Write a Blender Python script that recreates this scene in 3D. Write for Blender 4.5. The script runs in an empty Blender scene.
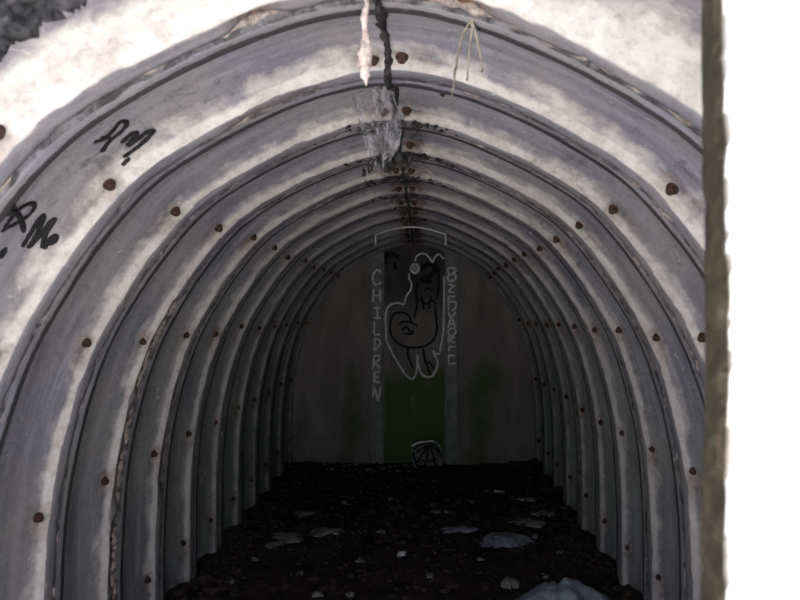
import bpy, bmesh, math, random
from mathutils import Vector, Matrix, noise
from mathutils.bvhtree import BVHTree
random.seed(7)
S = bpy.context.scene
COL = S.collection

# ---------------------------------------------------------------- camera, sky, exposure
EYE = 1.515                       # camera height above the dirt floor; world y runs down the tunnel
F = 720.0
cam_d = bpy.data.cameras.new('camera'); cam = bpy.data.objects.new('camera', cam_d); COL.objects.link(cam)
cam.location = (0, 0, EYE); cam.rotation_euler = (math.pi/2, 0, 0)
cam_d.sensor_width = 36; cam_d.lens = 36*F/800; cam_d.shift_x = -23/800; cam_d.shift_y = 9/800
cam_d.clip_start = 0.02
cam_d.dof.use_dof = True; cam_d.dof.focus_distance = 3.6; cam_d.dof.aperture_fstop = 5.5
S.camera = cam
w = bpy.data.worlds.new('overcast'); S.world = w; w.use_nodes = True
bg = w.node_tree.nodes['Background']; bg.inputs[0].default_value = (0.86, 0.86, 1.0, 1); bg.inputs[1].default_value = 2.1
sun_d = bpy.data.lights.new('sun', 'SUN'); sun_d.energy = 33; sun_d.angle = .03; sun_d.color = (1, .97, .93)
sun = bpy.data.objects.new('sun', sun_d); COL.objects.link(sun); sun.rotation_euler = (math.radians(24), 0, 0)   # high sun from behind the viewer
S.view_settings.view_transform = 'Standard'; S.view_settings.look = 'None'
S.view_settings.gamma = 1; S.view_settings.use_curve_mapping = False
S.view_settings.exposure = 0.0
S.cycles.max_bounces = 8; S.cycles.diffuse_bounces = 6

CX = -0.092                       # tunnel axis, relative to the camera
PITCH = 0.5                       # ring spacing
NRING = 12                        # rings behind the portal ring
Y_BACK = 13.85*PITCH

# ---------------------------------------------------------------- helpers
def P(px, py, Y):                 # point at depth Y seen at a pixel
    return Vector(((px-423)/F*Y, Y, EYE+(309-py)/F*Y))
def on_floor(px, py, h=0.0):
    Y = (EYE-h)*F/(py-309)
    return Vector(((px-423)/F*Y, Y, h))
def link(name, me, mat=None, parent=None, kind=None, smooth=True):
    o = bpy.data.objects.new(name, me); COL.objects.link(o)
    if mat is not None and not me.materials: me.materials.append(mat)
    if parent is not None: o.parent = parent
    if kind: o['kind'] = kind
    if smooth:
        for p in me.polygons: p.use_smooth = True
    return o
def mesh(name, vs, fs):
    me = bpy.data.meshes.new(name); me.from_pydata([tuple(v) for v in vs], [], fs); me.update(); return me
def tag(o, label, cat, group=None):
    o['label'] = label; o['category'] = cat
    if group: o['group'] = group
    return o
def box(vs, fs, x0, x1, y0, y1, z0, z1):
    b = len(vs)
    for x, y, z in ((x0,y0,z0),(x1,y0,z0),(x1,y1,z0),(x0,y1,z0),(x0,y0,z1),(x1,y0,z1),(x1,y1,z1),(x0,y1,z1)): vs.append((x,y,z))
    for f in ((0,3,2,1),(4,5,6,7),(0,1,5,4),(1,2,6,5),(2,3,7,6),(3,0,4,7)): fs.append(tuple(b+i for i in f))
def tube(pts, radii, n=7):
    vs, fs = [], []
    pts = [Vector(p) for p in pts]
    for i, p in enumerate(pts):
        t = (pts[min(i+1, len(pts)-1)]-pts[max(i-1, 0)]).normalized()
        a = t.orthogonal().normalized() if i == 0 else (a-t*a.dot(t)).normalized()
        b = t.cross(a)
        for k in range(n):
            an = 2*math.pi*k/n; vs.append(p+(a*math.cos(an)+b*math.sin(an))*radii[i])
    for i in range(len(pts)-1):
        for k in range(n):
            k2 = (k+1) % n; fs.append((i*n+k, i*n+k2, (i+1)*n+k2, (i+1)*n+k))
    fs.append(tuple(range(n))[::-1]); fs.append(tuple((len(pts)-1)*n+k for k in range(n)))
    return vs, fs
def fbm(x, y, z, o=4): return noise.fractal(Vector((x, y, z)), 0.9, 2.1, o)
def smooth(a, b, x):
    t = max(0, min(1, (x-a)/(b-a))); return t*t*(3-2*t)

# ---------------------------------------------------------------- materials
class NT:
    def __init__(s, name, rough=0.9, spec=0.25):
        s.m = bpy.data.materials.new(name); s.m.use_nodes = True; s.t = s.m.node_tree; s.b = s.t.nodes['Principled BSDF']
        s.b.inputs['Roughness'].default_value = rough; s.b.inputs['Specular IOR Level'].default_value = spec
    def n(s, typ, **k):
        x = s.t.nodes.new(typ)
        for a, v in k.items(): setattr(x, a, v)
        return x
    def l(s, a, b): s.t.links.new(a, b)
    def mapped(s, coord, scale):
        tc = s.n('ShaderNodeTexCoord'); mp = s.n('ShaderNodeMapping'); mp.inputs['Scale'].default_value = scale
        s.l(tc.outputs[coord], mp.inputs['Vector']); return mp.outputs[0]
    def noise(s, vec, scale, detail=6, rough=.6, dist=0):
        x = s.n('ShaderNodeTexNoise'); x.inputs['Scale'].default_value = scale; x.inputs['Detail'].default_value = detail
        x.inputs['Roughness'].default_value = rough; x.inputs['Distortion'].default_value = dist
        s.l(vec, x.inputs['Vector']); return x.outputs['Fac']
    def ramp(s, fac, *stops):
        r = s.n('ShaderNodeValToRGB'); e = r.color_ramp.elements
        while len(e) < len(stops): e.new(.5)
        for i, (p, c) in enumerate(stops):
            e[i].position = p; e[i].color = (c, c, c, 1) if isinstance(c, (int, float)) else (*c, 1)
        s.l(fac, r.inputs[0]); return r.outputs[0]
    def mix(s, fac, a, b, mode='MIX'):
        m = s.n('ShaderNodeMix', data_type='RGBA', blend_type=mode)
        for sock, v in ((m.inputs[0], fac), (m.inputs[6], a), (m.inputs[7], b)):
            if isinstance(v, (int, float)): sock.default_value = v
            elif isinstance(v, tuple): sock.default_value = (*v, 1)
            else: s.l(v, sock)
        return m.outputs[2]
    def math(s, op, a, b, clamp=False):
        m = s.n('ShaderNodeMath', operation=op, use_clamp=clamp)
        for i, v in ((0, a), (1, b)):
            if isinstance(v, (int, float)): m.inputs[i].default_value = v
            else: s.l(v, m.inputs[i])
        return m.outputs[0]
    def color(s, c): s.l(c, s.b.inputs['Base Color'])
    def bump(s, h, strength=.4, dist=.01):
        b = s.n('ShaderNodeBump'); b.inputs['Strength'].default_value = strength; b.inputs['Distance'].default_value = dist
        s.l(h, b.inputs['Height']); s.l(b.outputs[0], s.b.inputs['Normal'])

def concrete_mat():
    k = NT('precast_concrete', .85, .3)
    at = k.n('ShaderNodeVertexColor', layer_name='mask'); sp = k.n('ShaderNodeSeparateColor'); k.l(at.outputs[0], sp.inputs[0])
    lime, grime_shade, rust = sp.outputs[0], sp.outputs[1], sp.outputs[2]
    obj = k.mapped('Object', (1, 1, 1)); uv = k.mapped('UV', (1, 9, 1)); uv2 = k.mapped('UV', (3, 3, 1))
    streak = k.noise(uv, 2.2, 7, .62, .4); big = k.noise(obj, 2.6, 5, .6, .3); fine = k.noise(obj, 38, 5, .65); mid = k.noise(obj, 11, 6, .65, .5)
    base = k.ramp(streak, (.25, (.12,.116,.147)), (.5, (.21,.205,.25)), (.72, (.335,.33,.39)))
    base = k.mix(k.ramp(big, (.42, 0), (.62, .55)), base, (.30,.285,.285))
    # green film low down and towards the far end
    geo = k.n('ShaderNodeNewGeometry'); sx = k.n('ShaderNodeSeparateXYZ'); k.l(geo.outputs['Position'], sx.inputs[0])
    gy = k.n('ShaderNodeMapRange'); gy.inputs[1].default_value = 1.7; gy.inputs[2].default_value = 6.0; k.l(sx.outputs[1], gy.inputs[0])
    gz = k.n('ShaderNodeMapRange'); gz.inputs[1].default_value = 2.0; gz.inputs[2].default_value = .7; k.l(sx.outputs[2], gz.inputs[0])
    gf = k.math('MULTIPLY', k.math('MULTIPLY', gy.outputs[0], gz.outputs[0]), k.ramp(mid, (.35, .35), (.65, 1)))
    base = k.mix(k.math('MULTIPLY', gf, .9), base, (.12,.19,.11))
    # worn whitewash on the ribs
    lf = k.math('ADD', lime, k.math('MULTIPLY', k.math('SUBTRACT', k.noise(uv2, 2.2, 8, .62, .4), .5), 1.1))
    lf = k.ramp(lf, (.36, 0), (.66, 1))
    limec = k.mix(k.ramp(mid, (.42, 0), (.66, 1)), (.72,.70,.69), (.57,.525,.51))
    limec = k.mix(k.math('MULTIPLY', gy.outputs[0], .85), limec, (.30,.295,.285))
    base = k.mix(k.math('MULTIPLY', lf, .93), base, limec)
    # pale flakes anywhere
    fl = k.ramp(k.noise(obj, 17, 8, .72, 1.0), (.63, 0), (.67, .6)); base = k.mix(fl, base, (.70,.67,.66))
    # grime, with occlusion shade painted in along the ribs' far edges
    gm = k.math('ADD', grime_shade, k.math('MULTIPLY', k.math('SUBTRACT', k.noise(obj, 16, 8, .7, .8), .5), .9))
    gm = k.ramp(gm, (.38, 0), (.62, 1)); gm = k.math('MULTIPLY', gm, k.ramp(grime_shade, (.02, 0), (.12, 1)))
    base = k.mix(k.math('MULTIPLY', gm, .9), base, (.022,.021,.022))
    rm = k.math('MULTIPLY', rust, k.ramp(mid, (.35, .5), (.6, 1)), True)
    base = k.mix(rm, base, k.mix(k.ramp(fine, (.45, 0), (.55, 1)), (.05,.03,.022), (.24,.14,.085)))
    base = k.mix(k.ramp(fine, (.25, .35), (.5, 0)), base, (.05,.05,.05))
    k.color(base)
    k.bump(k.math('ADD', fine, k.math('MULTIPLY', mid, 1.2)), .55, .006)
    return k.m
def simple(name, c1, c2, scale=20, rough=.8, bump=.4, spec=.3, metal=0, dist=.005):
    k = NT(name, rough, spec); v = k.mapped('Object', (1,1,1)); f = k.noise(v, scale, 7, .65, .4)
    k.color(k.ramp(f, (.35, c1), (.65, c2))); k.bump(k.noise(v, scale*2.5, 5), bump, dist); k.b.inputs['Metallic'].default_value = metal
    return k.m
M_CONC = concrete_mat()
M_RUST = simple('rusty_iron', (.022,.014,.012), (.09,.045,.035), 60, .8, .6)
M_MORTAR = simple('crumbling_mortar', (.045,.042,.042), (.42,.36,.33), 34, .95, 1, .2)
M_TAR = simple('black_seam_filler', (.012,.012,.014), (.05,.047,.05), 30, .75, 1)
M_BLACK = simple('black_marker_paint', (.010,.010,.012), (.022,.021,.026), 40, .55, .2)
M_CHALK = simple('chalk_white_paint', (.48,.52,.55), (.85,.88,.9), 45, .95, .3)
M_DULL = simple('dull_black_paint', (.008,.008,.008), (.022,.024,.022), 30, .9, .2)
M_DRIP = simple('pale_mineral_crust', (.42,.33,.31), (.80,.72,.69), 45, .9, 1)
M_ROOT = simple('dry_root', (.10,.085,.07), (.36,.32,.27), 30, .9, .6)
M_SCRAP = simple('dirty_paper', (.10,.10,.09), (.32,.32,.29), 18, .85, .5)
M_STONE = simple('pale_rubble', (.08,.08,.075), (.34,.34,.32), 14, .9, .8)
M_CLOD = simple('dark_clods', (.016,.012,.011), (.07,.053,.042), 18, .97, 1)
M_GROWTH = simple('sooty_growth', (.012,.012,.012), (.06,.058,.055), 40, .95, 1)
M_WIRE = simple('white_cable', (.8,.82,.82), (.95,.95,.95), 30, .5, .2)
def plastic_mat():
    k = NT('dirty_plastic_sheet', .4, .5); v = k.mapped('Object', (1,1,1)); f = k.noise(v, 9, 6, .65, .6)
    k.color(k.ramp(f, (.32, (.07,.08,.10)), (.5, (.24,.28,.33)), (.68, (.40,.45,.49)))); k.bump(k.noise(v, 22, 5), .5, .006); return k.m
M_PLASTIC = plastic_mat()
def web_mat():
    k = NT('dusty_cobweb', .9, .1); v = k.mapped('Object', (1,1,.35)); f = k.noise(v, 34, 8, .75, 1.2)
    k.color(k.ramp(f, (.40, (.11,.11,.125)), (.58, (.40,.40,.44)), (.72, (.80,.80,.82))))
    a = k.ramp(k.noise(v, 26, 8, .7, .8), (.38, 0.05), (.60, .75)); k.l(a, k.b.inputs['Alpha']); return k.m
M_WEB = web_mat()
def dirt_mat():
    k = NT('damp_dirt', .93, .25); v = k.mapped('Object', (1,1,1)); a = k.noise(v, 5, 8, .7, .5); b = k.noise(v, 30, 8, .75, .5)
    c = k.ramp(a, (.35, (.018,.015,.014)), (.6, (.065,.047,.038))); c = k.mix(k.ramp(b, (.60, 0), (.70, .7)), c, (.10,.09,.075))
    k.color(c); k.bump(b, 1, .03); return k.m
M_DIRT = dirt_mat()
def back_mat():
    k = NT('end_wall_render', .9, .2); v = k.mapped('Object', (1,1,1)); a = k.noise(v, 2.2, 6, .6, .3); b = k.noise(k.mapped('Object', (3.2,1,1)), 2, 7, .65)
    geo = k.n('ShaderNodeNewGeometry'); sx = k.n('ShaderNodeSeparateXYZ'); k.l(geo.outputs['Position'], sx.inputs[0])
    at = k.n('ShaderNodeVertexColor', layer_name='green'); sp = k.n('ShaderNodeSeparateColor'); k.l(at.outputs[0], sp.inputs[0])
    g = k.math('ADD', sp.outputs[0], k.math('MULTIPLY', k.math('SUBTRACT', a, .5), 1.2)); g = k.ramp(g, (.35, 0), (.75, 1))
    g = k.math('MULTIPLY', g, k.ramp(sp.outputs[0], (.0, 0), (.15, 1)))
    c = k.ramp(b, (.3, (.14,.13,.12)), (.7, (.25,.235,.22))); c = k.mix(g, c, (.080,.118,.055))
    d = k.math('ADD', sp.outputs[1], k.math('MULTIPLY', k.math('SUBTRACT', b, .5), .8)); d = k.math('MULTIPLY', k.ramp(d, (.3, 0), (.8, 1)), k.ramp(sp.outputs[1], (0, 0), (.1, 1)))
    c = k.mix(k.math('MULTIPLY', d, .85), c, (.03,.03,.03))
    k.color(c); k.bump(k.noise(v, 40, 5), .4, .004); return k.m
M_BACK = back_mat()
M_BATTEN = simple('pale_batten', (.16,.175,.165), (.27,.29,.275), 9, .9, .4)
def jamb_mat():
    k = NT('painted_front_wall', .8, .3); at = k.n('ShaderNodeVertexColor', layer_name='mask'); sp = k.n('ShaderNodeSeparateColor'); k.l(at.outputs[0], sp.inputs[0])
    v = k.mapped('Object', (1,1,1)); a = k.noise(v, 22, 7, .7, .4); b = k.noise(v, 5, 5, .6)
    moss = k.ramp(a, (.32, (.010,.007,.005)), (.55, (.040,.029,.018)), (.72, (.10,.075,.05))); moss = k.mix(k.ramp(b, (.4, 0), (.6, .6)), moss, (.020,.026,.010))
    k.color(k.mix(sp.outputs[0], (.86,.86,.86), moss)); k.bump(a, .8, .006); return k.m
M_JAMB = jamb_mat()
M_GROUND = simple('pale_concrete_apron', (.40,.39,.37), (.55,.54,.52), 3, .9, .4)

# ---------------------------------------------------------------- arch profile
CTRL = [(0,.622),(.15,.602),(.31,.545),(.49,.455),(.655,.345),(.795,.190),(.92,.005),(1.01,-.17),(1.085,-.40),(1.140,-.68),(1.163,-1.0),(1.168,-1.35),(1.168,-1.66)]
def catmull(ps, n):
    out = []
    q = [(-ps[1][0], ps[1][1]-.012)] + ps + [(ps[-1][0], 2*ps[-1][1]-ps[-2][1])]
    for i in range(1, len(q)-2):
        for j in range(n):
            t = j/n; a, b, c, d = q[i-1], q[i], q[i+1], q[i+2]
            out.append(tuple(.5*((2*b[m])+(-a[m]+c[m])*t+(2*a[m]-5*b[m]+4*c[m]-d[m])*t*t+(-a[m]+3*b[m]-3*c[m]+d[m])*t**3) for m in (0,1)))
    out.append(ps[-1]); return out
_raw = catmull(CTRL, 24)
_L = [0]
for i in range(1, len(_raw)): _L.append(_L[-1]+math.dist(_raw[i], _raw[i-1]))
ARC = _L[-1]; NA = 150
def prof(s):                      # arc length from the crown -> x, z, outward normal
    s = max(0, min(ARC-1e-6, s)); lo, hi = 0, len(_L)-1
    while hi-lo > 1:
        m = (lo+hi)//2
        if _L[m] <= s: lo = m
        else: hi = m
    t = (s-_L[lo])/(_L[hi]-_L[lo]); a, b = _raw[lo], _raw[hi]
    x, z = a[0]+(b[0]-a[0])*t, a[1]+(b[1]-a[1])*t
    i0, i1 = max(0, lo-2), min(len(_raw)-1, hi+2)
    tx, tz = _raw[i1][0]-_raw[i0][0], _raw[i1][1]-_raw[i0][1]; l = math.hypot(tx, tz)
    nx, nz = -tz/l, tx/l
    if lo < 4: k = lo/4.0; nx, nz = nx*k, nz*k+(1-k); l = math.hypot(nx, nz); nx, nz = nx/l, nz/l
    return x, z, nx, nz
def arc_at_z(z):
    for i in range(len(_raw)):
        if _raw[i][1] <= z: return _L[i]
    return ARC
SEC = [(-.797,.030),(-.797,.004),(-.788,0),(-.75,0),(-.70,.0),(-.672,0),(-.662,.003),(-.650,.012),(-.630,.050),(-.60,.062),(-.55,.066),(-.47,.067),(-.40,.067),(-.33,.066),(-.26,.065),
       (-.20,.061),(-.15,.054),(-.10,.045),(-.05,.036),(0,.026),(.035,.014),(.058,.004),(.075,0),(.11,0),(.15,0),(.186,0),(.194,.004),(.194,.030)]
PORTAL = [(-.06,.06),(-.055,.030),(0,.010),(.04,0),(.11,0),(.15,0),(.186,0),(.194,.004),(.194,.030)]
BOLT_S = [.036, arc_at_z(.305), arc_at_z(-.12), arc_at_z(-.66), arc_at_z(-1.262)]
DECAY = {(-1,5.7): (arc_at_z(.22), ARC, .9), (-1,2.7): (.16, .38, .9), (1,2.7): (.06, .26, .9), (1,3.7): (.12, .30, .4), (-1,3.7): (.15,.5,.4), (-1,6.7): (arc_at_z(-.3), arc_at_z(-.9), .6)}
wall_left = bpy.data.objects.new('wall_left', None); wall_right = bpy.data.objects.new('wall_right', None)
for o in (wall_left, wall_right): COL.objects.link(o); o['kind'] = 'structure'
bvh_v, bvh_f = [], []
def segment(side, i0, sec, seed, portal=False):
    vs, fs, uvs, cols = [], [], [], []
    nd = len(sec); jx, jz, sc = random.uniform(-.004,.004), random.uniform(-.004,.004), random.uniform(.997,1.003)
    dec = DECAY.get((side, round(i0,1)))
    for a in range(NA+1):
        s = ARC*a/NA; x, z, nx, nz = prof(s)
        for j, (d, off) in enumerate(sec):
            Y = (i0+d)*PITCH
            nse = fbm(x*3*side+seed, Y*6, z*3+seed, 4)*.0028
            edge = max(0, 1-abs(d-.066)/.03) if d < .12 else 0
            back = 1 if (j == 0 or j == nd-1) else 0
            chip = max(0, fbm(s*9+seed, side*3, i0*2, 4)-.12)*.014*edge
            j2 = (max(0, 1-abs(d-.19)/.02)+max(0, 1-abs(d+.79)/.02))
            chip += max(0, fbm(s*12+seed*2, side*5+1, i0*3, 4)-.10)*.020*j2
            de = 0
            if dec and dec[0] < s < dec[1] and d > .06:
                de = smooth(dec[0], dec[0]+.08, s)*(1-smooth(dec[1]-.08, dec[1], s) if dec[1] < ARC else 1)*dec[2]
                de *= smooth(-.35, .15, fbm(s*5+seed, 4, side, 3)+.15)
                if d > .1: chip += de*(.012+.02*abs(fbm(s*22, d*30, seed, 4)))
            o = off+nse+chip
            if portal: o += abs(fbm(s*14, d*18, seed, 4))*.03
            xx = (x+nx*o)*sc
            if a == 0: xx = .002+abs(fbm(Y*14, seed, 0, 3))*.006
            vs.append((CX+jx+side*xx, Y+fbm(s*2.2, seed, side, 3)*.0035*(1 if abs(d) < .3 else .4), EYE+z+nz*o+jz))
            # masks: r worn whitewash, g grime and painted shade, b rust
            lime = (.46 if i0 > 4 else .50)*(smooth(-.17, -.02, d) if i0 > 4 else smooth(-.24, -.05, d))*(1-smooth(.06, .085, d)) + (.34 if .0 < d < .07 else 0)
            if off > .06: lime = .0+.08
            if d > .085 or d < -.66: lime = -.05
            if i0 < 3.5 and d < .08 and not portal: lime += .16+.14*smooth(-.5,-.1,d)
            lime -= .06*smooth(.1, -.6, z) if d < .0 else 0
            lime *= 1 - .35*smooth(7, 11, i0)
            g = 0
            if -.707 < d < -.652: g = .95  # rib's far edge: soot plus occlusion shade, painted as a dark line
            if -.66 <= d < -.62: g = .7  # far face of the rib darkened too, shade painted into the mask
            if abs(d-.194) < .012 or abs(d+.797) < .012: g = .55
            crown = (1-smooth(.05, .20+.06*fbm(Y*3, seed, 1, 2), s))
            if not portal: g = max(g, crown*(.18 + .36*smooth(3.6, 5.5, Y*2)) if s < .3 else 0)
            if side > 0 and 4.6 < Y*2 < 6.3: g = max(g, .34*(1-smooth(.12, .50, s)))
            if portal: g = .80
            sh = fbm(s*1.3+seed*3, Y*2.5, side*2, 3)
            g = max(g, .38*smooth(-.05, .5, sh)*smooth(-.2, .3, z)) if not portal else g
            r = 0
            for bs in BOLT_S:
                if abs(d) < .10 and -.03 < s-bs < .16: r = max(r, .55*(1-smooth(0, .16, s-bs))*(1-smooth(.02, .09, abs(d))))
            if de > 0 and d > .09: r = max(r, de); lime *= 1-de*.5
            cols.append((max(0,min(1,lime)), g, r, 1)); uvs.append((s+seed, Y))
    for a in range(NA):
        for j in range(nd-1):
            q = (a*nd+j, a*nd+j+1, (a+1)*nd+j+1, (a+1)*nd+j)
            fs.append(q if side > 0 else q[::-1])
    # outer shell
    NB = 26; base = len(vs)
    for a in range(NB+1):
        x, z, nx, nz = prof(ARC*a/NB)
        for d in (sec[0][0], sec[-1][0]):
            vs.append((CX+jx+side*(x+nx*.13), (i0+d)*PITCH, EYE+z+nz*.13)); cols.append((0,.2,0,1)); uvs.append((a*.1, d))
    for a in range(NB):
        q = (base+a*2, base+a*2+2, base+a*2+3, base+a*2+1); fs.append(q if side > 0 else q[::-1])
    # end caps between inner lip and outer shell
    for a in range(NB):
        ia0, ia1 = round(a*NA/NB), round((a+1)*NA/NB)
        r0 = [i*nd for i in range(ia0, ia1+1)]; q = tuple([base+a*2] + r0 + [base+a*2+2]); fs.append(q if side < 0 else q[::-1])
        r1 = [i*nd+nd-1 for i in range(ia0, ia1+1)]; q = tuple([base+a*2+1] + r1 + [base+a*2+3]); fs.append(q[::-1] if side < 0 else q)
    me = mesh('arch_segment', vs, fs)
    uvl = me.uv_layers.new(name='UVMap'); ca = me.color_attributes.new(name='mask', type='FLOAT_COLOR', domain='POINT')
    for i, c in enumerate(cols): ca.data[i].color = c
    for lp in me.loops: uvl.data[lp.index].uv = uvs[lp.vertex_index]
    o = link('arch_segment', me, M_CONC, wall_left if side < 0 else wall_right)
    ninner = NA*(nd-1)
    b = len(bvh_v); bvh_v.extend(Vector(v) for v in vs); bvh_f.extend(tuple(b+i for i in f) for f in fs[:ninner])
    return o, jx, jz
# bolt head: washer + domed hex nut
def bolt_mesh():
    bm = bmesh.new()
    bmesh.ops.create_cone(bm, cap_ends=True, segments=14, radius1=.018, radius2=.0165, depth=.005, matrix=Matrix.Translation((0,0,.001)))
    bmesh.ops.create_cone(bm, cap_ends=True, segments=12, radius1=.0150, radius2=.0115, depth=.012, matrix=Matrix.Translation((0,0,.010)))
    bmesh.ops.create_cone(bm, cap_ends=True, segments=8, radius1=.0085, radius2=.0050, depth=.005, matrix=Matrix.Translation((0,0,.0175)))
    me = bpy.data.meshes.new('bolt'); bm.to_mesh(me); bm.free(); me.materials.append(M_RUST); return me
BOLT = bolt_mesh()
def add_bolts(seg, side, i0, jx, jz, first=0):
    for n, s in enumerate(BOLT_S):
        if n < first: continue
        s2 = s+random.uniform(-.02,.02)*(n > 0); x, z, nx, nz = prof(s2)
        if EYE+z < .09: continue
        d = .0+random.uniform(-.012,.012)
        o = .029-.003
        o_ = bpy.data.objects.new('bolt', BOLT); COL.objects.link(o_); o_.parent = seg
        ax = Vector((-side*nx*.86, -.5, -nz*.86)).normalized()
        o_.rotation_mode = 'QUATERNION'; o_.rotation_quaternion = ax.to_track_quat('Z', 'Y')
        o_.location = (CX+jx+side*(x+nx*o), (i0+d)*PITCH, EYE+z+nz*o+jz)
def mortar(seg, side, i0, nm='joint_mortar', dy=.1985):
    # crumbling filler in the ring joint at the far side of this rib
    vs, fs = [], []; n = 190; w = .0065
    for a in range(n+1):
        s = ARC*a/n; x, z, nx, nz = prof(s)
        r = fbm(s*16+i0*7, side*4, 2, 5); rec = .006-.016*r
        rec = max(-.004, min(.020, rec)); wob = fbm(s*6, i0, side, 3)*.004
        w2 = w*(1+max(0, -rec*60))
        for k, (u, o) in enumerate(((-1,.028),(-1,rec+.003),(0,rec-.002),(1,rec+.003),(1,.028))):
            xx = x+nx*o
            vs.append((CX+side*xx, (i0+dy)*PITCH-.0012+u*w2+wob, EYE+z+nz*o))
    for a in range(n):
        for k in range(4):
            q = (a*5+k, a*5+k+1, (a+1)*5+k+1, (a+1)*5+k); fs.append(q if side > 0 else q[::-1])
    link(nm, mesh(nm, vs, fs), M_MORTAR, seg)
rings = [1.7+k for k in range(0, NRING+1)]
segs = {}
for r, i0 in enumerate(rings):
    for side in (-1, 1):
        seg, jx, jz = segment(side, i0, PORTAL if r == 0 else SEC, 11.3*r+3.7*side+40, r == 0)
        segs[(side, r)] = seg
        if r > 0: add_bolts(seg, side, i0, jx, jz)
        mortar(seg, side, i0)

def moss_fringe():
    vs, fs = [], []
    for k in range(420):
        u = random.uniform(-.6, 1.25); v = random.random()**1.3
        x = -4+68*u; y = 44-43*u-3*math.sin(u*9)-v*60; Y = .96-.10*v
        p = P(x, y, Y); blob(vs, fs, p, random.uniform(.007, .019), 1.2, 1, .8, 1, .5, k)
    link('moss_fringe', mesh('moss_fringe', vs, fs), simple('black_moss', (.006,.006,.008), (.075,.075,.085), 30, .95, 1), segs[(-1, 0)], 'stuff')
# ---------------------------------------------------------------- crown seam (ceiling)
ceiling = bpy.data.objects.new('ceiling', None); COL.objects.link(ceiling); ceiling['kind'] = 'structure'
def crown_strip(r, i0, sec):
    vs, fs = [], []; rows = []
    y0, y1 = (i0+sec[0][0])*PITCH-.004, (i0+sec[-1][0])*PITCH+.004
    n = 70
    def off_at(d):
        for (a, oa), (b, ob) in zip(sec, sec[1:]):
            if a <= d <= b and b > a: return oa+(ob-oa)*(d-a)/(b-a)
        return 0
    wb = .012 if r > 1 else .010
    for i in range(n+1):
        Y = y0+(y1-y0)*i/n; d = Y/PITCH-i0; d = max(sec[0][0]+.001, min(sec[-1][0]-.001, d))
        o = off_at(d) if 1 < i < n-1 else 0.004
        wd = wb*(.45+1.3*abs(fbm(Y*38, r, 0, 5))); cx = fbm(Y*6, 3, 0, 3)*.012+fbm(Y*45, 9, 0, 3)*.005; h = .006+.02*abs(fbm(Y*20, r, 5, 4))
        for u, k in ((-1.3,-.014),(-.8,.55),(0,1),(.8,.6),(1.3,-.014)):
            hz = (h*k if k > 0 else k)
            vs.append((CX+cx+u*wd, Y, EYE+.620+o-hz-.002))
    for i in range(n):
        for k in range(4): fs.append((i*5+k, (i+1)*5+k, (i+1)*5+k+1, i*5+k+1))
    link('seam_filler', mesh('seam_filler', vs, fs), M_TAR, ceiling)
for r, i0 in enumerate(rings): crown_strip(r, i0, PORTAL if r == 0 else SEC)
# (see below)
# sooty, furry growth along the crown of the middle rings: too small to pick apart
def blob(vs, fs, c, r, sx=1, sy=1, sz=1, sub=1, rough=.35, seed=0):
    bm = bmesh.new(); bmesh.ops.create_icosphere(bm, subdivisions=sub, radius=1)
    b = len(vs); rot = Matrix.Rotation(random.uniform(0, 6.28), 3, 'Z')
    for v in bm.verts:
        k = 1+rough*noise.noise(v.co*1.7+Vector((seed, seed*.7, 0)))*2
        q = rot @ Vector((v.co.x*sx, v.co.y*sy, v.co.z*sz)); vs.append(Vector(c)+q*r*k)
    for f in bm.faces: fs.append(tuple(b+v.index for v in f.verts))
    bm.free()
moss_fringe()
vs, fs = [], []
for k in range(420):
    r = random.choice([3,3,4,4,5,5,6,7,8,9,10]); i0 = 1.7+r
    s = abs(random.gauss(0, .10 if r < 7 else .05)); side = random.choice((-1,1)); x, z, nx, nz = prof(s)
    d = random.choice([random.uniform(-.6,-.2), random.uniform(.05,.2), random.uniform(.05,.2)]); o = .062 if d < -.2 else 0
    blob(vs, fs, (CX+side*(x+nx*o), (i0+d)*PITCH, EYE+z+nz*o-.002), random.uniform(.003,.013), 1.3, 1, .6, 1, .6, k)
link('sooty_growth', mesh('sooty_growth', vs, fs), M_GROWTH, ceiling, 'stuff')

# ---------------------------------------------------------------- end wall
def grid_panel(x0, x1, z0, z1, y0, dep, nx=22, nz=44, greenf=None):
    vs, fs, cols = [], [], []
    for j in range(nz+1):
        for i in range(nx+1):
            x = x0+(x1-x0)*i/nx; z = z0+(z1-z0)*j/nz
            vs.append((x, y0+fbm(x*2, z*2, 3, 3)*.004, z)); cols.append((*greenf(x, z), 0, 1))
    for j in range(nz):
        for i in range(nx):
            a = j*(nx+1)+i; fs.append((a, a+1, a+nx+2, a+nx+1))
    b = len(vs); box(vs, fs, x0, x1, y0+.006, y0+dep, z0, z1); cols += [(0,0,0,1)]*8
    me = mesh('wall_panel', vs, fs); ca = me.color_attributes.new(name='green', type='FLOAT_COLOR', domain='POINT')
    for i, c in enumerate(cols): ca.data[i].color = c
    return me
YB = Y_BACK
def wx(px): return (px-423)/F*YB
def wz(py): return EYE+(309-py)/F*YB
vs, fs = [], []; box(vs, fs, CX-1.45, CX+1.45, YB+.10, YB+.22, -.2, EYE+.85); box(vs, fs, wx(369.5), wx(384), YB+.012, YB+.10, -.1, EYE+.82); box(vs, fs, wx(445), wx(459.5), YB+.012, YB+.10, -.1, EYE+.82)
wall_back = link('wall_back', mesh('wall_back', vs, fs), M_BATTEN, None, 'structure', False)
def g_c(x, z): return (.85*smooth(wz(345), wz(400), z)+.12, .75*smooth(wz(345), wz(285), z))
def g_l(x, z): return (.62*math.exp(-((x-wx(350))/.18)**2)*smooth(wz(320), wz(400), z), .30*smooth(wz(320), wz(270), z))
def g_r(x, z): return (.55*math.exp(-((x-wx(480))/.22)**2)*smooth(wz(330), wz(390), z)+.1, .30*smooth(wz(320), wz(260), z))
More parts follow.
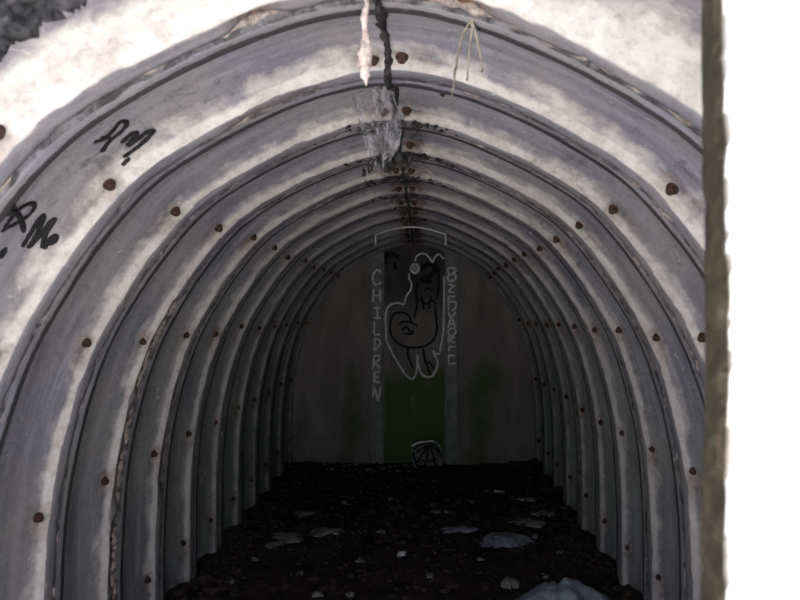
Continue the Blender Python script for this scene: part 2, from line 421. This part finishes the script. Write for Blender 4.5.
for a, b, dy, gf in ((CX-1.4, wx(371), 0, g_l), (wx(383), wx(446), .03, g_c), (wx(458), CX+1.4, 0, g_r)):
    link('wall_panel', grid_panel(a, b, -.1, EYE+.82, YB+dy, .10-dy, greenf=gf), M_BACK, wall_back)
def rounded_bar(x0, x1, z0, z1, y0, y1, n=40):
    vs, fs = [], []
    for j in range(n+1):
        z = z0+(z1-z0)*j/n; e = fbm(z*9, x0, 0, 4)*.006; e2 = fbm(z*9, x1, 7, 4)*.006
        for x, y in ((x0+e,y1),(x0+e,y0+.008),(x0+.008+e,y0),(x1-.008+e2,y0),(x1+e2,y0+.008),(x1+e2,y1)): vs.append((x,y,z))
    for j in range(n):
        for k in range(5): fs.append((j*6+k, j*6+k+1, (j+1)*6+k+1, (j+1)*6+k))
    fs.append(tuple(range(6))[::-1]); fs.append(tuple(n*6+k for k in range(6)))
    return mesh('batten', vs, fs)
for a, b in ((371,383),(446,458)):
    link('batten', rounded_bar(wx(a), wx(b), -.05, wz(262), YB-.035, YB+.04), M_BATTEN, wall_back, None, False)

# painted strokes: ribbons lying on a real surface
def ribbon(vs, fs, pts, nrm, width, lift=.003, rag=.25, seed=0):
    pts = [Vector(p) for p in pts]; dense = []; dn = []
    for i in range(len(pts)-1):
        m = max(1, int((pts[i+1]-pts[i]).length/(width*.8)))
        for j in range(m):
            dense.append(pts[i].lerp(pts[i+1], j/m)); dn.append(nrm[i].lerp(nrm[i+1], j/m))
    dense.append(pts[-1]); dn.append(nrm[-1]); b = len(vs)
    for i, p in enumerate(dense):
        t = (dense[min(i+1, len(dense)-1)]-dense[max(0, i-1)])
        t = t.normalized() if t.length > 0 else Vector((0,0,1)); s = t.cross(dn[i]).normalized()
        wd = width*.5*(1+rag*noise.noise(Vector((i*.7, seed, 0))))*(.6 if i in (0, len(dense)-1) else 1)
        for q in (-1, 0, 1): vs.append(p+s*wd*q+dn[i]*(lift if q == 0 else lift*.5))
    for i in range(len(dense)-1):
        for q in (0, 1): fs.append((b+i*3+q, b+(i+1)*3+q, b+(i+1)*3+q+1, b+i*3+q+1))
def smooth_px(p, n=5):
    if len(p) < 3: return p
    out = []; q = [p[0]]+list(p)+[p[-1]]
    for i in range(1, len(q)-2):
        for j in range(n):
            t = j/n; a, b, c, d = q[i-1], q[i], q[i+1], q[i+2]
            out.append(tuple(.5*((2*b[m])+(-a[m]+c[m])*t+(2*a[m]-5*b[m]+4*c[m]-d[m])*t*t+(-a[m]+3*b[m]-3*c[m]+d[m])*t**3) for m in (0,1)))
    out.append(p[-1]); return out
def wall_strokes(name, strokes, width, Y, mat, curved=True):
    vs, fs = [], []
    for k, st in enumerate(strokes):
        st = smooth_px(st) if curved else st
        ribbon(vs, fs, [P(x, y, Y) for x, y in st], [Vector((0,-1,0))]*len(st), width, .003, .35, k)
    return link(name, mesh(name, vs, fs), mat, wall_back, None, False)
def glyphs(rows, x0, x1):         # rows: y0, y1, strokes in a 0..1 cell
    out = []
    for y0, y1, sts in rows:
        for st in sts: out.append([(x0+(x1-x0)*u, y0+(y1-y0)*v) for u, v in st])
    return out
left = [(270,285,[[(.9,.15),(.5,0),(.1,.3),(.05,.7),(.4,1),(.95,.8)]]),
        (289,302,[[(.12,0),(.08,1)],[(.8,0),(.82,1)],[(.1,.5),(.8,.5)]]),
        (307.5,318,[[(.15,.02),(.85,0)],[(.5,0),(.5,1)],[(.15,1),(.9,1)]]),
        (321,335,[[(.2,0),(.15,1)],[(.15,1),(.85,.95)]]),
        (338,351,[[(.2,0),(.75,.2),(.8,.5),(.2,1)],[(.25,.05),(.2,1)]]),
        (355,368,[[(.12,.1),(.1,1)],[(.12,.1),(.7,.05),(.6,.45),(.15,.55)],[(.2,.55),(.85,1)]]),
        (371,383,[[(.2,.1),(.2,.95)],[(.2,.15),(.85,0)],[(.2,.55),(.7,.5)],[(.2,.95),(.9,.9)]]),
        (387,401,[[(.05,.7),(.2,0)],[(.2,0),(.6,1)],[(.6,1),(.85,0)]])]
right = [(268,274,[[(.15,.9),(.1,.1),(.6,0),(.9,.4),(.5,.95)]]),(274,281.5,[[(.3,0),(.05,.5),(.35,1),(.85,.6),(.8,.1),(.35,0)]]),
        (284,292.5,[[(.1,0),(.8,.3)],[(.75,.1),(.1,.9)],[(.1,.9),(.75,1)]]),
        (296,302,[[(.15,0),(.1,1)],[(.1,.1),(.85,.05)]]),
        (302,311,[[(.15,0),(.15,.9)],[(.15,0),(.8,0),(.85,.6),(.5,1)]]),
        (311,318,[[(.1,.1),(.4,1)],[(.4,1),(.9,.1)]]),
        (318,328,[[(.1,1),(.4,0),(.85,1)],[(.2,.6),(.75,.6)]]),
        (328,336,[[(.5,0),(.1,.4),(.4,1),(.85,.6),(.8,.2),(.5,0)]]),
        (336,343,[[(.15,0),(.15,1)],[(.15,0),(.7,.1),(.2,.6)],[(.3,.6),(.85,1)]]),
        (346,351.5,[[(.2,0),(.2,1)],[(.2,.1),(.85,.2)]]),
        (354,364,[[(.2,0),(.15,1)],[(.2,.1),(.8,.2)],[(.15,1),(.95,.9)]])]
YF = YB-.0375
def fixy(st, Y): return st
wall_strokes('chalk_lettering', glyphs(left, 372.5, 382), .019, YF, M_CHALK, True)
wall_strokes('chalk_lettering', glyphs(right, 447, 457), .019, YF, M_CHALK, True)
YC = YB+.024
wall_strokes('chalk_outline', [
    [(415,261),(417,256),(423,253.5),(428,256),(432.5,263)],[(432.5,263),(435,257),(439,254.5),(444,259)],
    [(409.5,273),(409,278),(411.5,284),(410.5,290),(406.5,296),(404,305)],
    [(404,305),(398,303),(391,304.5),(387,309),(385.5,318),(386,330),(386.5,340),(389,347)],
    [(389,346),(394,356),(400,366),(406,375),(412,379),(415,376),(417,368),(417.5,355)],
    [(417.5,355),(419,368),(423,375),(428,377),(433,375),(437,367),(437.5,360),(434,354),(433.5,350)],
    [(433.5,352),(439,354),(441,345),(443,335),(443.7,320),(444,300),(444,276)]], .018, YC, M_CHALK)
wall_strokes('painted_figure', [
    [(412,322),(408,315),(401,312.5),(394,314),(390.5,322),(391,334),(396,342),(405,346.5),(416,347.5),(427,345),(434.5,338),(437,328),(436,318),(435,306)],
    [(399,324),(405,321.5),(412,323),(417,326)],[(402,331),(406,327),(410,331),(414,331)],[(403,333),(409,334),(414,333)],
    [(420,300),(426,304),(432,300),(436,305)],[(418,280),(416,292),(417,304),(414,318)],[(425,291),(428,288),(432,291)],[(421,296),(424,310)],[(431,296),(429,309)],
    [(438,268),(439,284),(437,300)],
    [(408,347),(408,356),(411,363),(413,368)],[(423,348),(425,360),(428,368),(430,375)],[(426,362),(431,364),(434,369)]], .022, YC, M_DULL)
wall_strokes('dark_stain', [[(418,272),(428,264),(436,268),(430,276),(422,280),(432,282)],[(386,264),(386,256)],[(395,262),(395,270)],[(381,258),(391,254),(399,258)]], .05, YC, M_DULL)

# graffiti on the left panels: find where each stroke lies on the concrete, then paint it there
tree = BVHTree.FromPolygons(bvh_v, bvh_f)
def surf_strokes(name, strokes, width, parent):
    vs, fs = [], []; org = Vector((0,0,EYE))
    for k, st in enumerate(strokes):
        ps, ns = [], []
        for x, y in smooth_px(st, 4):
            d = (P(x, y, 1)-org).normalized(); loc, n, i, t = tree.ray_cast(org, d)
            if loc is None: continue
            if n.dot(d) > 0: n = -n
            ps.append(loc); ns.append(n)
        if len(ps) > 1: ribbon(vs, fs, ps, ns, width, .003, .5, k)
    return link(name, mesh(name, vs, fs), M_BLACK, parent, None, False)
surf_strokes('graffiti_scrawl', [
    [(93,142),(103,139),(112,131),(119,122),(125,121),(126,125),(119,133),(109,141),(101,152)],[(100,137),(110,138)],
    [(121,143),(128,136),(134,132),(136,134),(130,142),(128,145),(137,139),(148,131),(153,131),(147,138),(137,147),(123,157)],
    [(122,165),(127,160),(130,159)]], .015, segs[(-1,2)])
surf_strokes('graffiti_scrawl', [
    [(2,232),(8,222),(20,208),(31,203),(34,207),(27,216),(14,224),(3,229)],[(12,206),(20,218),(24,232)],[(3,214),(15,213)],
    [(22,247),(32,230),(41,216),(43,219),(35,236),(30,247)],[(27,248),(38,237),(50,222),(54,220),(45,235),(42,248)],[(45,244),(50,238),(56,236),(55,241),(47,244),(44,249)],[(46,242),(53,239)],
    [(-4,262),(2,251),(5,250),(1,258)]], .015, segs[(-1,2)])

# ---------------------------------------------------------------- floor
def floor_h(x, y):
    e = smooth(.75, 1.25, abs(x-CX)); b = smooth(6.2, 6.9, y)
    return fbm(x*1.3, y*1.3, 0, 3)*.02+fbm(x*7, y*7, 2, 4)*.014+.035*e+.03*b+.02*e*fbm(x*5, y*4, 8, 3)
NXF, NYF = 150, 330; vs, fs = [], []
for j in range(NYF+1):
    for i in range(NXF+1):
        x = CX-1.35+2.7*i/NXF; y = .82+(YB+.1-.82)*j/NYF; vs.append((x, y, floor_h(x, y)))
for j in range(NYF):
    for i in range(NXF):
        a = j*(NXF+1)+i; fs.append((a, a+1, a+NXF+2, a+NXF+1))
floor = link('floor', mesh('floor', vs, fs), M_DIRT, None, 'structure')
vs, fs = [], []
for k in range(2600):
    y = random.uniform(2.6, YB-.03); side = random.random()
    x = CX+random.uniform(-1.18, 1.18) if side < .6 else CX+random.choice((-1,1))*random.uniform(.95, 1.2)
    r = random.uniform(.006, .022) if random.random() < .9 else random.uniform(.02, .04)
    blob(vs, fs, (x, y, floor_h(x, y)+r*.15), r, random.uniform(.8,1.5), random.uniform(.8,1.5), .7, 1, .5, k)
cl = link('dirt_clods', mesh('dirt_clods', vs, fs), M_CLOD, floor, 'stuff', True)
# concrete apron outside the mouth
vs, fs = [], []; n = 24
for j in range(n+1):
    for i in range(n+1):
        x = -6+12*i/n; y = -9+9.82*j/n; vs.append((x, y, fbm(x, y, 4, 3)*.01-.01))
for j in range(n):
    for i in range(n):
        a = j*(n+1)+i; fs.append((a, a+1, a+n+2, a+n+1))
link('floor_apron', mesh('floor_apron', vs, fs), M_GROUND, None, 'structure')

# ---------------------------------------------------------------- front wall: white painted face, ragged mossy edge
vs, fs, cols = [], [], []; n = 260; y0, y1 = .70, .77; xe = 307/F*y0; x_far = 1.9
def edge(z, q):
    ch = .0055*abs(fbm(z*14, q, 0, 5))+.004*fbm(z*3, q*.3, 4, 2)
    return xe+ch-.002
for j in range(n+1):
    z = -.05+2.75*j/n
    row = [(x_far,y1),(edge(z,3)+.012,y1),(edge(z,3)+.0,y1-.006),(edge(z,2)-.001,y0+.05),(edge(z,1)-.002,y0+.025),(edge(z,0)-.001,y0+.006),(edge(z,0)+.0035,y0),(edge(z,0)+.014,y0),(xe+.08,y0),(x_far,y0)]
    for k, (x, y) in enumerate(row):
        vs.append((x, y, z)); cols.append(((1 if k < 6 else (.7 if k == 6 and fbm(z*20, 9, 0, 3) > 0 else 0)), 0, 0, 1))
m = 10
for j in range(n):
    for k in range(m): 
        k2 = (k+1) % m; fs.append((j*m+k, j*m+k2, (j+1)*m+k2, (j+1)*m+k))
fs.append(tuple(range(m))[::-1]); fs.append(tuple(n*m+k for k in range(m)))
me = mesh('wall_front', vs, fs); ca = me.color_attributes.new(name='mask', type='FLOAT_COLOR', domain='POINT')
for i, c in enumerate(cols): ca.data[i].color = c
link('wall_front', me, M_JAMB, None, 'structure', False)

# ---------------------------------------------------------------- things hanging from the crown
def root_obj(name, c, build, mat, label, cat, group=None):
    o = build(c); return o
# pale crusted drip
c = P(366, -2, 1.45); vs = []; fs = []; N = 46; K = 12
for i in range(N+1):
    t = i/N; y = 0+(-2+2*0)+(0); py = -6+92*t
    wpx = 2.3+1.5*math.exp(-((t-.25)/.08)**2)+4.6*math.exp(-((t-.68)/.20)**2); wpx *= (1-smooth(.90, 1.0, t)*.85)
    p = P(366-1.2*math.sin(t*3)+fbm(t*5, 1, 0, 3)*2, py, 1.45); r = wpx/F*1.45
    for k in range(K):
        an = 2*math.pi*k/K; rr = r*(1+.55*fbm(math.cos(an)*1.2, math.sin(an)*1.2, t*14, 4)); vs.append(p+Vector((math.cos(an)*rr, math.sin(an)*rr*.7, 0)))
for i in range(N):
    for k in range(K):
        k2 = (k+1) % K; fs.append((i*K+k, i*K+k2, (i+1)*K+k2, (i+1)*K+k))
fs.append(tuple(range(K))); fs.append(tuple(N*K+k for k in range(K))[::-1])
tag(link('mineral_drip', mesh('mineral_drip', vs, fs), M_DRIP), 'long pinkish white crusted drip hanging from the arch crown beside the black seam', 'stalactite')
# three dry roots
rt = bpy.data.objects.new('hanging_root', None); COL.objects.link(rt); rt.location = P(472, 12, 1.46)
tag(rt, 'tuft of three thin dry roots dangling from the arch right of the crown', 'root')
bpy.context.view_layer.update()
for st in ([(472,14),(470,22),(463,34),(459,50),(455,72),(453,90),(452,98)], [(472,14),(472,24),(471,40),(469,58),(467,81)], [(472,14),(474,26),(478,44),(481,58),(482,72)]):
    pts = [P(x+random.uniform(-.6,.6), y, 1.46+.004*i)-rt.location for i, (x, y) in enumerate(smooth_px(st, 4))]
    rr = [(.0026 if i < len(pts)*.7 else .0016)*(1+.35*noise.noise(Vector((i*1.3, 0, 0))))*(1.6 if i > len(pts)-3 else 1) for i in range(len(pts))]
    v, f = tube(pts, rr, 6); link('root_strand', mesh('root_strand', v, f), M_ROOT, rt)
v, f = [], []
for k in range(7): blob(v, f, Vector((random.uniform(-.012,.012), random.uniform(-.006,.006), random.uniform(-.004,.008))), .006, 1, 1, 1, 1, .5, k)
link('root_knot', mesh('root_knot', v, f), M_ROOT, rt)
# dusty cobweb sheet with two points
def cobweb(outline_l, outline_r, Y0, amp, name, label):
    vs, fs = [], []; N, K = 46, 30
    for i in range(N+1):
        t = i/N
        def at(o):
            for (t0, p0), (t1, p1) in zip(o, o[1:]):
                if t0 <= t <= t1: u = (t-t0)/(t1-t0); return (p0[0]+(p1[0]-p0[0])*u, p0[1]+(p1[1]-p0[1])*u)
            return o[-1][1]
        a, b = at(outline_l), at(outline_r)
        for k in range(K+1):
            u = k/K; x, y = a[0]+(b[0]-a[0])*u, a[1]+(b[1]-a[1])*u
            tip = smooth(.75, 1, t)*(abs(math.cos(u*math.pi*2))*0+16*math.sin(u*math.pi*1.0)**2*(1 if .3 < u < .75 else 0)*math.sin((u-.3)/.45*math.pi))
            y -= tip if .3 < u < .75 else 0
            Y = Y0+amp*(fbm(u*3, t*1.5, 5, 4)+.5*math.sin(u*9+t*2))
            p = P(x+fbm(u*4, t*6, 1, 3)*2.2, y, Y0); p.y = Y; vs.append(p)
    for i in range(N):
        for k in range(K):
            a = i*(K+1)+k; fs.append((a, a+1, a+K+2, a+K+1))
    o = link(name, mesh(name, vs, fs), M_WEB); tag(o, label, 'cobweb'); return o
cobweb([(0,(372,84)),(.2,(352,94)),(.45,(357,118)),(.7,(364,140)),(1,(371,168))], [(0,(390,84)),(.3,(402,112)),(.7,(400,146)),(1,(386,169))], 2.02, .03, 'hanging_cobweb', 'dusty grey cobweb hanging in two points below the arch crown')
# dark torn tips under it
v, f = [], []
for (x, y, r) in ((371,163,.009),(370,168,.008),(384,165,.010),(387,169,.008),(392,163,.010),(399,160,.012),(405,163,.010),(377,160,.006),(410,158,.008),(364,173,.006),(366,184,.006)):
    blob(v, f, P(x, y, 2.36), r*1.1, 1, 1, 1.5, 2, .6, x)
# (kept as part of the ceiling growth)
link('sooty_growth', mesh('sooty_growth', v, f), M_GROWTH, ceiling, 'stuff')
# white cable bent along the arch near the far end
i_c = 10.7+.02; pts = []
for k in range(-16, 17):
    s = .27*k/16; x, z, nx, nz = prof(abs(s)); sg = 1 if s > 0 else -1
    pts.append(Vector((CX+sg*(x-nx*.004), i_c*PITCH, EYE+z-nz*.012)))
d0 = Vector((0, 0, -.075)); pts = [pts[0]+d0, pts[0]+d0*.5]+pts+[pts[-1]+d0*.5, pts[-1]+d0]
v, f = tube(pts, [.006]*len(pts), 7)
tag(link('bent_cable', mesh('bent_cable', v, f), M_WIRE), 'thin white cable bent along a far arch with both ends turned down', 'cable')
# round pipe end on the end wall
bm = bmesh.new(); R0, R1 = .052, .034; rings_ = []
for (r, y) in ((R0,.06),(R0,-.035),(R0-.005,-.042),(R1+.004,-.042),(R1,-.036),(R1,.03)):
    rings_.append([bm.verts.new((r*math.cos(2*math.pi*k/28), y, r*math.sin(2*math.pi*k/28))) for k in range(28)])
for a, b in zip(rings_, rings_[1:]):
    for k in range(28): bm.faces.new((a[k], a[(k+1)%28], b[(k+1)%28], b[k]))
me = bpy.data.meshes.new('pipe_ring'); bmesh.ops.recalc_face_normals(bm, faces=bm.faces); bm.to_mesh(me); bm.free()
M_PIPE = simple('white_pipe', (.85,.85,.85), (.95,.95,.95), 10, .4, .1); M_PLUG = simple('grey_plug', (.25,.25,.26), (.36,.36,.37), 20, .7, .3)
pipe = bpy.data.objects.new('pipe_end', None); COL.objects.link(pipe); pipe.location = P(415, 268.5, YC-.01)
tag(pipe, 'small round white pipe end on the end wall above the chalk outline', 'pipe')
link('rim', me, M_PIPE, pipe)
bm = bmesh.new(); bmesh.ops.create_cone(bm, cap_ends=True, segments=28, radius1=R1, radius2=R1, depth=.04, matrix=Matrix.Rotation(math.pi/2, 4, 'X')); me = bpy.data.meshes.new('plug'); bm.to_mesh(me); bm.free()
link('plug', me, M_PLUG, pipe, None, False)

# ---------------------------------------------------------------- litter on the floor
def crumpled(w_, d_, h_, seed, nx=30, ny=22, hang=.02):
    vs, fs = [], []
    for j in range(ny+1):
        for i in range(nx+1):
            u, v = i/nx*2-1, j/ny*2-1; rr = math.hypot(u, v); ang = math.atan2(v, u)
            sq = 1/max(abs(math.cos(ang)), abs(math.sin(ang))) if rr > 0 else 1; k = rr/sq if rr > 0 else 0
            e = 1+.62*fbm(math.cos(ang)*1.3+seed, math.sin(ang)*1.3, 0, 4)
            x, y = u*w_/2*e/sq**.6, v*d_/2*e/sq**.6
            fold = .35+.5*noise.noise(Vector((u*1.3+seed, v*1.3, 1)))+.42*abs(noise.noise(Vector((u*3.2+seed, v*3.2, 3))))
            z = h_*(1-min(1, k)**2)*(.35+fold)+.006
            vs.append((x, y, z))
    n1 = len(vs)
    for i in range(n1): x, y, z = vs[i]; vs.append((x, y, z*.4-.006))
    W = nx+1
    for j in range(ny):
        for i in range(nx):
            a = j*W+i; fs.append((a, a+1, a+W+1, a+W)); fs.append((n1+a, n1+a+W, n1+a+W+1, n1+a+1))
    rim = [i for i in range(W)]+[j*W+nx for j in range(1, ny+1)]+[ny*W+i for i in range(nx-1, -1, -1)]+[j*W for j in range(ny-1, 0, -1)]
    for a, b in zip(rim, rim[1:]+rim[:1]): fs.append((b, a, n1+a, n1+b))
    return mesh('sheet', vs, fs)
def lay(name, me, mat, px, py, label, cat, rz=0, group=None, up=0):
    o = link(name, me, mat, None, None, True); p = on_floor(px, py, .02); o.location = (p.x, p.y, floor_h(p.x, p.y)+up); o.rotation_euler = (0,0,rz)
    return tag(o, label, cat, group)
lay('plastic_bag', crumpled(.34, .34, .07, 2.3), M_PLASTIC, 502, 537, 'crumpled blue grey plastic bag lying on the dirt in the middle of the floor', 'plastic bag', .3)
lay('plastic_bag', crumpled(.42, .36, .12, 5.1, 40, 28), M_PLASTIC, 560, 603, 'large pale blue grey plastic bag nearest the viewer, cut by the bottom edge', 'plastic bag', -.1)
lay('plastic_bag', crumpled(.22, .22, .07, 9.4), M_PLASTIC, 640, 640, 'small pale plastic bag against the right wall beside the largest bag', 'plastic bag', .5)
lay('paper_scrap', crumpled(.26, .10, .02, 3.3, 20, 10), M_PLASTIC, 462, 527, 'flat greyish strip of sheeting left of the blue grey bag', 'sheeting scrap', .1)
lay('paper_scrap', crumpled(.19, .16, .02, 7.7, 18, 14), M_SCRAP, 287, 536, 'long pale cardboard scrap lying left of the floor centre', 'scrap', -.4)
lay('paper_scrap', crumpled(.10, .10, .02, 1.9, 14, 10), M_SCRAP, 274, 545, 'small pale scrap just nearer than the long cardboard scrap', 'scrap', .4)
lay('paper_scrap', crumpled(.18, .16, .03, 4.1, 16, 12), M_SCRAP, 323, 530, 'crumpled brown grey scrap just right of the long cardboard scrap', 'scrap', .2)
lay('paper_scrap', crumpled(.14, .14, .02, 6.6, 14, 10), M_SCRAP, 306, 512, 'thin pale scrap farther back on the left of the floor', 'scrap', 0)
lay('paper_scrap', crumpled(.14, .05, .015, 8.2, 12, 8), M_CHALK, 494, 490.5, 'thin whitish strip of paper on the dark dirt near the end wall', 'scrap', .1)
lay('paper_scrap', crumpled(.10, .10, .05, 2.2, 16, 12), M_SCRAP, 509, 584, 'crumpled whitish wad of paper left of the largest plastic bag', 'paper wad', .7)
lay('paper_scrap', crumpled(.24, .18, .03, 3.9, 16, 12), M_SCRAP, 528, 519, 'pale torn packaging right of and behind the blue grey bag', 'packaging', -.5)
lay('paper_scrap', crumpled(.18, .10, .02, 5.9, 14, 8), M_SCRAP, 545, 514, 'dull flat strip between the torn packaging and the right wall', 'scrap', .2)
lay('paper_scrap', crumpled(.09, .12, .02, 1.2, 12, 8), M_SCRAP, 528, 500, 'small grey scrap behind the torn packaging on the right', 'scrap', .9)
lay('paper_scrap', crumpled(.12, .08, .015, 1.7, 12, 8), M_SCRAP, 441, 510, 'small pale scrap in the middle of the floor, farther than the bags', 'scrap', .1)
lay('paper_scrap', crumpled(.045, .07, .02, 4.7, 10, 8), M_CHALK, 402, 552, 'tiny white fleck of litter left of the strip of sheeting', 'litter', .1)
lay('paper_scrap', crumpled(.06, .05, .02, 6.1, 10, 8), M_SCRAP, 318, 590, 'small pale fleck of litter nearest the viewer on the left', 'litter', .1)
# loose stones
def stone(r, seed, flat=.6):
    vs, fs = [], []; blob(vs, fs, (0,0,0), r, 1.2, .95, flat, 2, .55, seed); return mesh('stone', vs, fs)
stone_me = [stone(.028, k) for k in range(5)]
for m_ in stone_me: m_.materials.append(M_STONE)
for k in range(26):
    o = bpy.data.objects.new('rubble_stone', stone_me[k % 5]); COL.objects.link(o)
    x = wx(326+88*(k % 13+.5)/13+random.uniform(-2,2)); y = YB-.09-.15*(k//13)-random.uniform(0,.07); sc = random.choice((.35,.5,.6,.8,1.0))*random.uniform(.8,1)
    o.location = (x, y, floor_h(x, y)+.012*sc); o.scale = (sc,)*3; o.rotation_euler = (0,0,random.uniform(0,6.28))
    tag(o, 'small pale rubble stone strewn along the foot of the end wall', 'stone', 'rubble along the end wall')
for k, (px, py) in enumerate(((237,525),(345,502),(390,498),(470,500),(512,470+26),(360,560),(535,535),(560,552),(300,570),(430,575),(255,560),(380,530),(545,575),(480,560),(350,590),(232,583))):
    o = bpy.data.objects.new('floor_stone', stone_me[k % 5]); COL.objects.link(o); p = on_floor(px, py, .02); sc = random.uniform(.5, .9)
    o.location = (p.x, p.y, floor_h(p.x, p.y)+.012*sc); o.scale = (sc, sc, sc); o.rotation_euler = (0,0,k)
    tag(o, 'dull stone half sunk in the open dirt floor', 'stone', 'stones scattered over the dirt floor')
# small scrawled board leaning against the end wall
bd = bpy.data.objects.new('leaning_board', None); COL.objects.link(bd); yb = YB-.12; bd.location = (wx(429), yb, 0)
tag(bd, 'small pale board with black radiating strokes leaning on the foot of the end wall', 'board')
def bp(px, py, dy=0): q = P(px, py, yb); return Vector((q.x-wx(429), dy+(q.z)*.22, q.z))
out = [(410.5,446),(416,443),(424,442),(434,441.5),(438,443),(442,449),(443.5,458),(441,470),(418,474),(413,466),(411,456)]
vs = [bp(x, y) for x, y in out]+[bp(x, y, .02) for x, y in out]; n = len(out)
cc = len(vs); vs += [bp(428, 455), bp(428, 455, .02)]
fs = [((i+1)%n, i, cc) for i in range(n)]+[(n+i, n+(i+1)%n, cc+1) for i in range(n)]+[(i, (i+1)%n, n+(i+1)%n, n+i) for i in range(n)]
M_BOARD = simple('grubby_board', (.10,.11,.10), (.24,.27,.24), 9, .9, .4)
link('board_face', mesh('board_face', vs, fs), M_BOARD, bd, None, False)
vs, fs = [], []
for k, st in enumerate(([(427,446),(421,450),(416,453)],[(428,446),(422,455),(416,464)],[(428,446),(427,458),(424,468)],[(429,446),(433,455),(435,466)],[(430,446),(437,451),(442,457)],
        [(413,450),(420,446),(428,444),(436,447),(441,455)],[(413,452),(415,461),(419,469),(424,471)],[(420,460),(428,462),(437,459)])):
    st = smooth_px(st, 3); ribbon(vs, fs, [bp(x, y, -.004) for x, y in st], [Vector((0,-1,.2)).normalized()]*len(st), .018, .003, .3, k)
link('painted_strokes', mesh('painted_strokes', vs, fs), M_DULL, bd, None, False)
for (x, y, wd) in ((0, 0, 0),): 
    v2, f2 = [], []; st = smooth_px([(411,447),(417,444),(424,443),(434,442)], 3)
    ribbon(v2, f2, [bp(px, py, -.004) for px, py in st], [Vector((0,-1,.2)).normalized()]*len(st), .016, .003, .3, 2)
    link('pale_edge', mesh('pale_edge', v2, f2), M_CHALK, bd, None, False)
